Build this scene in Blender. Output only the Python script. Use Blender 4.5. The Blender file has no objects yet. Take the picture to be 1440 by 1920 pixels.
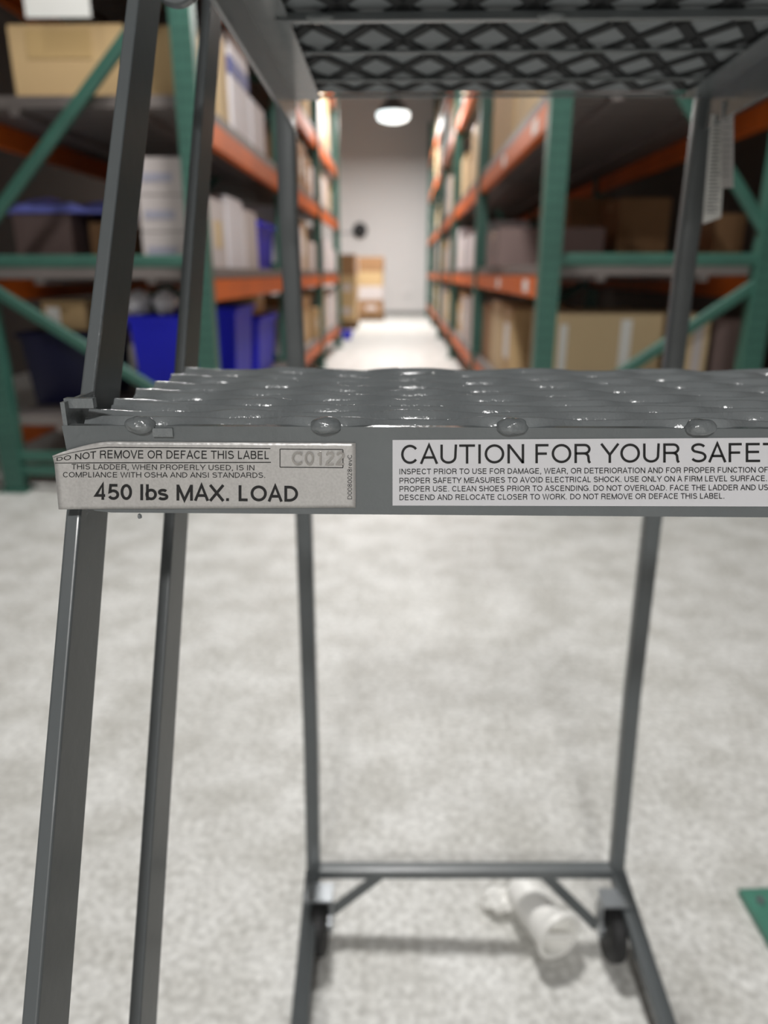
import bpy, bmesh, math, random
from mathutils import Vector, Matrix, noise
random.seed(7)
S = bpy.context.scene
C = S.collection
# ------------------------------------------------------------------ camera
FPX = 1331.0
PITCH = math.radians(18.6)
YAW = math.radians(1.306)
EYE = Vector((0.0, 0.0, 1.01))
cd = bpy.data.cameras.new('camera')
cam = bpy.data.objects.new('camera', cd); C.objects.link(cam)
cam.location = EYE
cam.rotation_euler = (math.radians(90) - PITCH, 0, YAW)
cd.sensor_fit = 'HORIZONTAL'; cd.sensor_width = 36.0
cd.lens = 36.0 * FPX / 1440.0
cd.clip_start = 0.02; cd.clip_end = 100
cd.dof.use_dof = True
cd.dof.focus_distance = 0.289
cd.dof.aperture_fstop = cd.lens / 4.0
S.camera = cam
RM = cam.rotation_euler.to_matrix()

def U(px, py, X=None, Y=None, Z=None):
    """world point of the reference frame's pixel (1440x1920) on a plane X, Y or Z"""
    d = RM @ Vector(((px - 720) / FPX, -(py - 960) / FPX, -1.0))
    if X is not None: t = (X - EYE.x) / d.x
    elif Y is not None: t = (Y - EYE.y) / d.y
    else: t = (Z - EYE.z) / d.z
    return EYE + d * t

# ------------------------------------------------------------------ world and exposure
w = bpy.data.worlds.new('world'); S.world = w; w.use_nodes = True
w.node_tree.nodes['Background'].inputs[0].default_value = (0.93, 0.97, 1.0, 1)
w.node_tree.nodes['Background'].inputs[1].default_value = 0.35
S.view_settings.view_transform = 'Standard'
S.view_settings.look = 'None'
S.view_settings.exposure = 0.0
S.view_settings.gamma = 1.0
S.view_settings.use_curve_mapping = False
LAMP_YS = [15.0, 8.75, 2.6, -3.4, -9.4]
LAMP_X, LAMP_Z = -0.17, 3.85
LAMP_W = {15.0: 270.0, 8.75: 120.0, 2.6: 112.0, -3.4: 165.0, -9.4: 200.0}

# ------------------------------------------------------------------ helpers
def srgb(r, g, b):
    f = lambda c: (c/255/12.92) if c/255 <= 0.04045 else ((c/255+0.055)/1.055)**2.4
    return (f(r), f(g), f(b), 1)

def mat(name, col, rough=0.6, metal=0.0, vary=0.0, vscale=8.0, bump=0.0, bscale=60.0, coat=0.0, spec=0.5, emit=None, es=0.0, col2=None, detail=3.0, lo=0.35, hi=0.65):
    m = bpy.data.materials.new(name); m.use_nodes = True
    nt = m.node_tree; b = nt.nodes['Principled BSDF']
    b.inputs['Base Color'].default_value = col
    b.inputs['Roughness'].default_value = rough
    b.inputs['Metallic'].default_value = metal
    b.inputs['Specular IOR Level'].default_value = spec
    b.inputs['Coat Weight'].default_value = coat
    b.inputs['Coat Roughness'].default_value = 0.1
    if emit:
        b.inputs['Emission Color'].default_value = emit; b.inputs['Emission Strength'].default_value = es
    tc = nt.nodes.new('ShaderNodeTexCoord')
    if vary or col2:
        n = nt.nodes.new('ShaderNodeTexNoise'); n.inputs['Scale'].default_value = vscale; n.inputs['Detail'].default_value = detail
        nt.links.new(tc.outputs['Object'], n.inputs['Vector'])
        r = nt.nodes.new('ShaderNodeValToRGB')
        c2 = col2 or tuple([c * (1 - vary) for c in col[:3]] + [1])
        r.color_ramp.elements[0].position = lo; r.color_ramp.elements[0].color = c2
        r.color_ramp.elements[1].position = hi; r.color_ramp.elements[1].color = col
        nt.links.new(n.outputs[0], r.inputs[0]); nt.links.new(r.outputs[0], b.inputs['Base Color'])
    if bump:
        n2 = nt.nodes.new('ShaderNodeTexNoise'); n2.inputs['Scale'].default_value = bscale; n2.inputs['Detail'].default_value = 2
        nt.links.new(tc.outputs['Object'], n2.inputs['Vector'])
        bp = nt.nodes.new('ShaderNodeBump'); bp.inputs['Strength'].default_value = bump; bp.inputs['Distance'].default_value = 0.002
        nt.links.new(n2.outputs[0], bp.inputs['Height']); nt.links.new(bp.outputs[0], b.inputs['Normal'])
    return m

M = {}
M['paint'] = mat('grey_enamel', srgb(106, 111, 113), 0.24, coat=0.3, vary=0.1, vscale=40, bump=0.12, bscale=350)
M['paint_smooth'] = mat('grey_enamel_smooth', srgb(98, 103, 105), 0.36, coat=0.1, vary=0.06, vscale=30, bump=0.08, bscale=120)
M['paint_shade'] = mat('shaded_enamel_strand', srgb(33, 35, 37), 0.75, vary=0.1, vscale=40, spec=0.25)  # same enamel as the ladder, underside shade painted in as a darker colour
M['meshpaint_lit'] = mat('lit_enamel_mesh', srgb(134, 139, 141), 0.2, coat=0.6, vary=0.1, vscale=40, bump=0.2, bscale=500)  # the ladder's enamel with light from above put into a paler colour
M['plate'] = mat('grey_enamel_matt', srgb(122, 127, 130), 0.7, vary=0.06, vscale=30, spec=0.3)
M['weld'] = mat('weld_paint', srgb(120, 125, 127), 0.16, coat=0.5, bump=0.35, bscale=420)
M['green'] = mat('green_steel', srgb(58, 102, 89), 0.45, vary=0.18, vscale=6)
M['greenlight'] = mat('green_steel_pale', srgb(76, 132, 114), 0.4, vary=0.15, vscale=12)
M['orange'] = mat('orange_steel', srgb(220, 104, 26), 0.5, spec=0.3, vary=0.2, vscale=3)
M['deck'] = mat('galvanised_deck', srgb(128, 120, 117), 0.5, metal=0.2, vary=0.2, vscale=3)
M['tan'] = mat('cardboard_tan', srgb(200, 170, 125), 0.85, vary=0.12, vscale=2)
M['tan2'] = mat('cardboard_pale', srgb(212, 188, 148), 0.85, vary=0.1, vscale=2)
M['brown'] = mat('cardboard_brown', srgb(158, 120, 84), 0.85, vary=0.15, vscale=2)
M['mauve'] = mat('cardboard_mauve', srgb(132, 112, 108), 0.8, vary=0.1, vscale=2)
M['white'] = mat('white_carton', srgb(226, 222, 226), 0.7, vary=0.06, vscale=2)
M['offwhite'] = mat('offwhite_carton', srgb(205, 196, 194), 0.7, vary=0.08, vscale=2)
M['tape'] = mat('packing_tape', srgb(186, 158, 112), 0.3)
M['paper'] = mat('paper_label', srgb(232, 232, 228), 0.6)
M['blueprint'] = mat('blue_print', srgb(78, 88, 150), 0.6)
M['faintprint'] = mat('faint_print', srgb(165, 164, 180), 0.6)
M['bluetote'] = mat('blue_plastic', srgb(8, 20, 215), 0.5)
M['navytote'] = mat('navy_plastic', srgb(6, 8, 52), 0.4)
M['film'] = mat('blue_film', srgb(140, 150, 250), 0.25, coat=0.4, bump=0.5, bscale=20)
M['bag'] = mat('white_poly_bag', srgb(235, 235, 240), 0.3, coat=0.3, bump=0.6, bscale=30)
M['wood'] = mat('pallet_wood', srgb(120, 92, 62), 0.85, vary=0.3, vscale=5)
M['black'] = mat('black_rubber', srgb(34, 34, 35), 0.55)
M['zinc'] = mat('zinc_plate', srgb(170, 174, 178), 0.3, metal=0.8)
M['plastic_white'] = mat('white_plastic', srgb(248, 247, 243), 0.4)
M['foil'] = mat('silver_foil', srgb(200, 198, 196), 0.38, metal=0.4, vary=0.1, vscale=900, bump=0.25, bscale=160)
M['sticker'] = mat('white_sticker', srgb(222, 222, 226), 0.35)
M['ink'] = mat('black_ink', srgb(22, 22, 24), 0.5)
M['emboss'] = mat('embossed_foil', srgb(150, 147, 144), 0.16, metal=0.9)
M['dark'] = mat('dark_seam', srgb(28, 22, 18), 0.9)
M['lampmetal'] = mat('lamp_housing', srgb(120, 122, 124), 0.5, metal=0.3)
M['glow'] = mat('lamp_diffuser', (1, 1, 1, 1), 0.5, emit=(0.9, 1.0, 1.0, 1), es=2.2)
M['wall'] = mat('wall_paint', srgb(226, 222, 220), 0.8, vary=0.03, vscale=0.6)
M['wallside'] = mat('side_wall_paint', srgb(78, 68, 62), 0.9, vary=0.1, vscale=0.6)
M['ceil'] = mat('ceiling_paint', srgb(150, 148, 146), 0.9)
# floor: pale mottled sealed concrete
m = bpy.data.materials.new('sealed_concrete'); m.use_nodes = True; nt = m.node_tree; b = nt.nodes['Principled BSDF']
tc = nt.nodes.new('ShaderNodeTexCoord')
def nz(scale, det, c0, c1, p0, p1):
    n = nt.nodes.new('ShaderNodeTexNoise'); n.inputs['Scale'].default_value = scale; n.inputs['Detail'].default_value = det
    n.inputs['Roughness'].default_value = 0.6
    nt.links.new(tc.outputs['Object'], n.inputs['Vector'])
    r = nt.nodes.new('ShaderNodeValToRGB'); r.color_ramp.elements[0].position = p0; r.color_ramp.elements[1].position = p1
    r.color_ramp.elements[0].color = c0; r.color_ramp.elements[1].color = c1
    nt.links.new(n.outputs[0], r.inputs[0]); return r
n1 = nz(75, 5, srgb(190, 189, 185), srgb(240, 240, 237), 0.34, 0.66)
n2 = nz(7, 3, srgb(226, 225, 222), srgb(255, 255, 255), 0.35, 0.65)
mx = nt.nodes.new('ShaderNodeMix'); mx.data_type = 'RGBA'; mx.blend_type = 'MULTIPLY'; mx.inputs['Factor'].default_value = 1.0
nt.links.new(n1.outputs[0], mx.inputs['A']); nt.links.new(n2.outputs[0], mx.inputs['B'])
nt.links.new(mx.outputs['Result'], b.inputs['Base Color'])
b.inputs['Roughness'].default_value = 0.5
M['floor'] = m
# perforated green post: fine rows of punched slots as relief colour
m = M['green'].copy(); m.name = 'green_steel_punched'; nt = m.node_tree; b = nt.nodes['Principled BSDF']
src = b.inputs['Base Color'].links[0].from_socket
tc = nt.nodes.new('ShaderNodeTexCoord'); sp = nt.nodes.new('ShaderNodeSeparateXYZ'); nt.links.new(tc.outputs['Object'], sp.inputs[0])
def mth(op, a, v=None, v2=None):
    n = nt.nodes.new('ShaderNodeMath'); n.operation = op
    if hasattr(a, 'is_output'): nt.links.new(a, n.inputs[0])
    else: n.inputs[0].default_value = a
    if v is not None:
        if hasattr(v, 'is_output'): nt.links.new(v, n.inputs[1])
        else: n.inputs[1].default_value = v
    return n.outputs[0]
zz = mth('ABSOLUTE', mth('SUBTRACT', mth('FRACT', mth('MULTIPLY', sp.outputs[2], 20.0)), 0.5))
xx = mth('ABSOLUTE', mth('SUBTRACT', mth('ABSOLUTE', sp.outputs[0]), 0.018))
msk = mth('MULTIPLY', mth('LESS_THAN', zz, 0.2), mth('LESS_THAN', xx, 0.006))
mx = nt.nodes.new('ShaderNodeMix'); mx.data_type = 'RGBA'
nt.links.new(msk, mx.inputs['Factor']); nt.links.new(src, mx.inputs['A']); mx.inputs['B'].default_value = srgb(34, 74, 64)
nt.links.new(mx.outputs['Result'], b.inputs['Base Color'])
M['green_punched'] = m

def obj(name, me, parent=None, label=None, kind=None):
    o = bpy.data.objects.new(name, me); C.objects.link(o)
    if parent:
        o.parent = parent
        o.matrix_parent_inverse = Matrix.Translation(-parent.location)
    if label: o['label'] = label
    if kind: o['kind'] = kind
    return o
def tag(o, label, cat, group=None):
    o['label'] = label; o['category'] = cat
    if group: o['group'] = group
    return o
def thing(name, loc, label, cat, group=None):
    o = bpy.data.objects.new(name, None); C.objects.link(o); o.location = loc; o.empty_display_size = 0.05
    return tag(o, label, cat, group)
def finish(bm, name, m, smooth=False):
    bmesh.ops.recalc_face_normals(bm, faces=bm.faces[:])
    me = bpy.data.meshes.new(name); bm.to_mesh(me); bm.free()
    ms = m if isinstance(m, (list, tuple)) else [m]
    for q in ms: me.materials.append(M[q])
    if smooth:
        for p in me.polygons: p.use_smooth = True
        me.set_sharp_from_angle(angle=math.radians(24))
    return me
def add_box(bm, x0, x1, y0, y1, z0, z1, mi=0):
    v = [bm.verts.new(p) for p in ((x0,y0,z0),(x1,y0,z0),(x1,y1,z0),(x0,y1,z0),(x0,y0,z1),(x1,y0,z1),(x1,y1,z1),(x0,y1,z1))]
    fs = [(0,3,2,1),(4,5,6,7),(0,1,5,4),(1,2,6,5),(2,3,7,6),(3,0,4,7)]
    for f in fs: bm.faces.new([v[i] for i in f]).material_index = mi
def bevel(bm, r, seg=2):
    bmesh.ops.bevel(bm, geom=[e for e in bm.edges if len(e.link_faces) == 2 and e.calc_face_angle(0) > 0.5], offset=r, segments=seg, profile=0.5, affect='EDGES')
def box_me(name, x0, x1, y0, y1, z0, z1, m, r=0.0):
    bm = bmesh.new(); add_box(bm, x0, x1, y0, y1, z0, z1)
    if r: bevel(bm, r)
    return finish(bm, name, m)
def sweep(bm, pts, secs, closed=True):
    """rings: secs[i] is a list of Vector offsets added to pts[i]"""
    rings = [[bm.verts.new(p + q) for q in s] for p, s in zip(pts, secs)]
    n = len(rings[0])
    for a, c in zip(rings, rings[1:]):
        for i in range(n): bm.faces.new((a[i], a[(i+1) % n], c[(i+1) % n], c[i]))
    bm.faces.new(rings[0][::-1]); bm.faces.new(rings[-1])
def bar(bm, pts, sx, sy, r=0.0):
    """bar through pts, cross-section sx (X) by sy (Y) taken horizontally; offsets are centred"""
    if r:
        c = []
        for (cx, cy, a0) in ((sx/2-r, sy/2-r, 0), (-sx/2+r, sy/2-r, 90), (-sx/2+r, -sy/2+r, 180), (sx/2-r, -sy/2+r, 270)):
            for k in range(4):
                a = math.radians(a0 + k*30); c.append(Vector((cx + r*math.cos(a), cy + r*math.sin(a), 0)))
    else: c = [Vector((sx/2, sy/2, 0)), Vector((-sx/2, sy/2, 0)), Vector((-sx/2, -sy/2, 0)), Vector((sx/2, -sy/2, 0))]
    sweep(bm, [Vector(p) for p in pts], [c]*len(pts))
def rod(bm, a, b_, w_, h_, up=(0, 0, 1), r=0.0):
    """bar between a and b, section w_ across and h_ along up"""
    a = Vector(a); b_ = Vector(b_); d = (b_-a).normalized(); s = d.cross(Vector(up)).normalized(); u = s.cross(d)
    c = []
    if r:
        for (cx, cy, a0) in ((w_/2-r, h_/2-r, 0), (-w_/2+r, h_/2-r, 90), (-w_/2+r, -h_/2+r, 180), (w_/2-r, -h_/2+r, 270)):
            for k in range(4):
                t = math.radians(a0 + k*30); c.append(s*(cx + r*math.cos(t)) + u*(cy + r*math.sin(t)))
    else: c = [s*w_/2+u*h_/2, -s*w_/2+u*h_/2, -s*w_/2-u*h_/2, s*w_/2-u*h_/2]
    sweep(bm, [a, b_], [c, c])
def cyl(bm, a, b_, r, n=20, r2=None):
    a = Vector(a); b_ = Vector(b_); d = (b_-a).normalized(); s = d.orthogonal().normalized(); u = d.cross(s)
    r2 = r if r2 is None else r2
    c1 = [s*r*math.cos(2*math.pi*k/n) + u*r*math.sin(2*math.pi*k/n) for k in range(n)]
    c2 = [s*r2*math.cos(2*math.pi*k/n) + u*r2*math.sin(2*math.pi*k/n) for k in range(n)]
    sweep(bm, [a, b_], [c1, c2])
def lathe(bm, prof, cen, axis='Z', n=24):
    cen = Vector(cen); rings = []
    for r, h in prof:
        ring = []
        for k in range(n):
            a = 2*math.pi*k/n
            p = Vector((r*math.cos(a), r*math.sin(a), h))
            if axis == 'X': p = Vector((h, r*math.cos(a), r*math.sin(a)))
            if axis == 'Y': p = Vector((r*math.cos(a), h, r*math.sin(a)))
            ring.append(bm.verts.new(cen + p))
        rings.append(ring)
    for a, c in zip(rings, rings[1:]):
        for i in range(n): bm.faces.new((a[i], a[(i+1) % n], c[(i+1) % n], c[i]))
    bm.faces.new(rings[0][::-1]); bm.faces.new(rings[-1])

# ------------------------------------------------------------------ setting
WALL_Y = 18.8
def struct(name, me): return obj(name, me, kind='structure')
struct('floor', box_me('floor', -4.2, 4.2, -12.2, WALL_Y+0.2, -0.2, 0.0, 'floor'))
struct('ceiling', box_me('ceiling', -4.2, 4.2, -12.2, WALL_Y+0.2, 6.2, 6.4, 'ceil'))
struct('wall_far', box_me('wall_far', -4.0, 4.0, WALL_Y, WALL_Y+0.2, 0, 6.2, 'wall'))
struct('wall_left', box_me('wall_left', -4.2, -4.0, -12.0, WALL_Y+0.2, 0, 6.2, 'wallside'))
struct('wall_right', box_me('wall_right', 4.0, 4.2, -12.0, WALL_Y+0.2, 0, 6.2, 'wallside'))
struct('wall_rear', box_me('wall_rear', -4.2, 4.2, -12.2, -12.0, 0, 6.2, 'wall'))
struct('baseboard_far', box_me('baseboard_far', -4.0, 4.0, WALL_Y-0.02, WALL_Y, 0, 0.1, 'ceil'))

# high bay lamps: each carries its own light
def highbay(y, label):
    t = thing('high_bay_lamp', (LAMP_X, y, LAMP_Z), label, 'ceiling lamp', 'high bay lamps over the aisle')
    bm = bmesh.new(); lathe(bm, [(0.06, 0.34), (0.12, 0.32), (0.13, 0.2), (0.19, 0.16), (0.3, 0.03), (0.31, 0.0), (0.29, 0.0), (0.24, 0.05)], (LAMP_X, y, LAMP_Z))
    obj('lamp_shade', finish(bm, 'lamp_shade', 'lampmetal', True), t)
    bm = bmesh.new(); lathe(bm, [(0.285, 0.03), (0.3, 0.0), (0.3, -0.06), (0.27, -0.11), (0.16, -0.145), (0.02, -0.15)], (LAMP_X, y, LAMP_Z))
    obj('diffuser', finish(bm, 'diffuser', 'glow', True), t)
    bm = bmesh.new(); cyl(bm, (LAMP_X, y, LAMP_Z+0.34), (LAMP_X, y, 6.2), 0.008, 8)
    obj('hanging_cable', finish(bm, 'hanging_cable', 'black'), t)
    ld = bpy.data.lights.new('bay_light', 'AREA'); ld.shape = 'DISK'; ld.size = 0.55; ld.energy = LAMP_W[y]; ld.color = (1.0, 0.985, 0.962)
    lo = bpy.data.objects.new('bay_light', ld); C.objects.link(lo); lo.location = (0, 0, -0.17); lo.parent = t
for y, l in zip(LAMP_YS, ('glowing white high bay lamp hanging near the far white wall',
                          'second high bay lamp from the far wall, above the mesh top step',
                          'high bay lamp above the rolling ladder', 'high bay lamp hanging just behind the camera', 'added unseen high bay lamp far behind the camera')):
    highbay(y, l)  # rearmost lamp is unseen, added to light the front of the ladder

# ------------------------------------------------------------------ rolling ladder
YF = 0.285
zt = U(750, 801, Y=YF).z; zb = U(750, 965, Y=YF).z
XL = U(116, 800, Y=YF).x; XR = XL + 0.468
lad = thing('rolling_ladder', (0.095, 0.5, 0.0), 'grey enamelled rolling ladder with expanded metal steps and warning labels', 'ladder')

# front angle of the step
sp = obj('step_front_angle', None, lad); C.objects.unlink(sp); bpy.data.objects.remove(sp)
bm = bmesh.new()
prof = [(XL, zt), (XR, zt), (XR, zb)]
r = 0.009
prof += [(XL+0.016, zb), (XL+0.009, zb+0.0008), (XL+0.004, zb+0.003), (XL+0.0015, zb+0.008)]
f = [bm.verts.new((x, YF, z)) for x, z in prof]; bk = [bm.verts.new((x, YF+0.004, z)) for x, z in prof]
bm.faces.new(f); bm.faces.new(bk[::-1])
for i in range(len(prof)):
    j = (i+1) % len(prof); bm.faces.new((f[i], bk[i], bk[j], f[j]))
bevel(bm, 0.0009, 3)
front = obj('step_front_angle', finish(bm, 'step_front_angle', 'paint', True), lad)
bm = bmesh.new(); add_box(bm, XL+0.004, XR-0.004, YF+0.003, YF+0.028, zb-0.0, zb+0.004); bevel(bm, 0.0008)
obj('angle_lip', finish(bm, 'angle_lip', 'paint_smooth'), front)
# rear angle and end angles carrying the mesh
YB = 0.462
crest = U(612, 779, Y=YF+0.006).z
bm = bmesh.new(); add_box(bm, XL+0.002, XR-0.002, YB-0.004, YB, zb, crest-0.009); bevel(bm, 0.0008)
obj('step_rear_bar', finish(bm, 'step_rear_bar', 'paint_smooth'), lad)
for s, x in ((1, XL), (-1, XR)):
    bm = bmesh.new(); x0, x1 = sorted((x+s*0.0075, x+s*0.0115)); add_box(bm, x0, x1, YF+0.0045, YB-0.004, zb+0.004, crest-0.009); bevel(bm, 0.0007)
    obj('step_end_bar', finish(bm, 'step_end_bar', 'paint_smooth'), lad)
# end tab on the left of the front angle
for s, x in ((1, XL), (-1, XR)):
    bm = bmesh.new(); x0, x1 = sorted((x+s*0.0004, x+s*0.0125)); add_box(bm, x0, x1, YF+0.004, YF+0.0075, zt+0.0065, zt+0.0105)
    x0, x1 = sorted((x+s*0.0004, x+s*0.0022)); add_box(bm, x0, x1, YF+0.0005, YF+0.03, zt-0.006, zt+0.0095)
    bevel(bm, 0.0008)
    obj('end_tab', finish(bm, 'end_tab', 'weld'), lad)

# expanded metal of the step
LW = (U(1310, 797, Y=YF).x - U(258, 797, Y=YF).x) / 3.0
X0 = U(610, 797, Y=YF).x
pitch = 0.0146; wst = 0.0054; tl = math.radians(50); thk = 0.0026
bz = wst*math.sin(tl)*0.36; ay = (pitch - wst*math.cos(tl))/2
zm = crest - bz - wst*math.sin(tl) - 0.0003
def wave(u):      # u in periods; -1 at bonds to the front (u=0), +1 at bonds to the back
    u = (u % 1.0); t = abs(u-0.5)*2      # 1 at front bond, 0 at back bond
    t = min(max((t-0.16)/0.68, 0), 1); t = t*t*(3-2*t)
    return 1 - 2*t
def strand(bm, yj, ph, x0, x1, zm, sgn=1, seedz=0.0, L=None):
    L = L or LW; n = int((x1-x0)/L*28); pts = []; secs = []
    for i in range(n+1):
        x = x0 + (x1-x0)*i/n
        s = wave((x-X0)/L + ph)
        q = noise.noise(Vector((x*40, yj*70, seedz)))*0.0005 + noise.noise(Vector((x*170, yj*30, seedz+5)))*0.00016
        wob = 1 + 0.12*noise.noise(Vector((x*60, yj*90, 3.3)))
        pts.append(Vector((x, yj + ay*s, zm - bz*s*sgn + q)))
        dv = Vector((0, math.cos(tl), math.sin(tl)))*wst*wob; nv = Vector((0, -math.sin(tl), math.cos(tl)))*thk/2
        rt = thk/2; tn = dv.normalized(); nn_ = nv.normalized(); Lw = dv.length
        sec = [tn*(Lw-rt + rt*math.cos(a_)) + nn_*(rt*math.sin(a_)) for a_ in [math.radians(-90+22.5*k_) for k_ in range(9)]]
        sec += [tn*(rt - rt*math.cos(a_)) - nn_*(-rt*math.sin(a_)) for a_ in [math.radians(90-45*k_) for k_ in range(5)]]
        secs.append(sec)
    sweep(bm, pts, secs)
bm = bmesh.new(); j = 0; y = YF + ay + 0.0012
while y + ay < YB:
    strand(bm, y, 0.0 if j % 2 == 0 else 0.5, XL+0.004, XR-0.004, zm)
    y += pitch; j += 1
mesh_o = obj('step_mesh', finish(bm, 'step_mesh', 'meshpaint_lit', True), lad, label='expanded metal walking surface with glossy grey strands')
# weld blobs
def blob(cx, cy, cz, rx, ry, rz, seed):
    bm = bmesh.new(); bmesh.ops.create_icosphere(bm, subdivisions=4, radius=1.0)
    for v in bm.verts:
        n_ = noise.noise(v.co*1.6 + Vector((seed, 0, 0)))*0.14
        v.co = Vector((cx + v.co.x*rx*(1+n_), cy + v.co.y*ry*(1+n_), cz + v.co.z*rz*(1+n_)))
    return finish(bm, 'weld_bead', 'weld', True)
for k in range(6):
    x = X0 + (k-1)*LW
    if x > XR - 0.005: break
    obj('weld_bead', blob(x, YF+0.0006, zt+0.0004, 0.0066, 0.0042, 0.0036, k*3.1), lad)
bm = bmesh.new(); p0 = U(287, 802, Y=YF); p1 = U(326, 818, Y=YF)
add_box(bm, p0.x, p1.x, YF-0.0012, YF+0.0005, p1.z, p0.z); bevel(bm, 0.0004)
obj('weld_spot', finish(bm, 'weld_spot', 'weld'), lad)
pp = U(262, 968, Y=YF+0.002)
obj('paint_drip', blob(pp.x, pp.y, pp.z, 0.0009, 0.0009, 0.0012, 9.0), lad)

# ---- labels: laid out on the step's front face
YLAB = YF - 0.0004
def lab_pt(px, py, off=0.0):
    """silver label: its left end has lifted and its top corner is curled down"""
    t = max(0.0, (205 - px)/108.0); fwd = 0.0
    if t > 0:
        k = max(0.0, (868 - py)/41.0)
        py = py + (t**1.5)*28*k
        fwd = 0.0016*t*t*(0.5+k) 
    wr = 0.00012*math.sin(px*0.045) * (1 if px < 640 else 0.3)
    return U(px, py, Y=YLAB - off - fwd - abs(wr))
def plain_pt(px, py, off=0.0): return U(px, py, Y=YLAB - off)
def px_mesh(name, polys, fn, off, m):
    bm = bmesh.new()
    for poly in polys: bm.faces.new([bm.verts.new(fn(x, y, off)) for x, y in poly])
    return finish(bm, name, m)
def line_quads(x0, y0, x1, y1, wd, n=14):
    out = []; d = Vector((x1-x0, y1-y0)); l = d.length; nn = Vector((-d.y, d.x))/l*wd/2
    for i in range(n):
        a = Vector((x0, y0)) + d*i/n; b_ = Vector((x0, y0)) + d*(i+1)/n
        out.append([tuple(a-nn), tuple(b_-nn), tuple(b_+nn), tuple(a+nn)])
    return out
def arc(cx, cy, rx, ry, a0, a1, n=10):
    return [(cx + rx*math.cos(math.radians(a0+(a1-a0)*k/n)), cy + ry*math.sin(math.radians(a0+(a1-a0)*k/n))) for k in range(n+1)]
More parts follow.
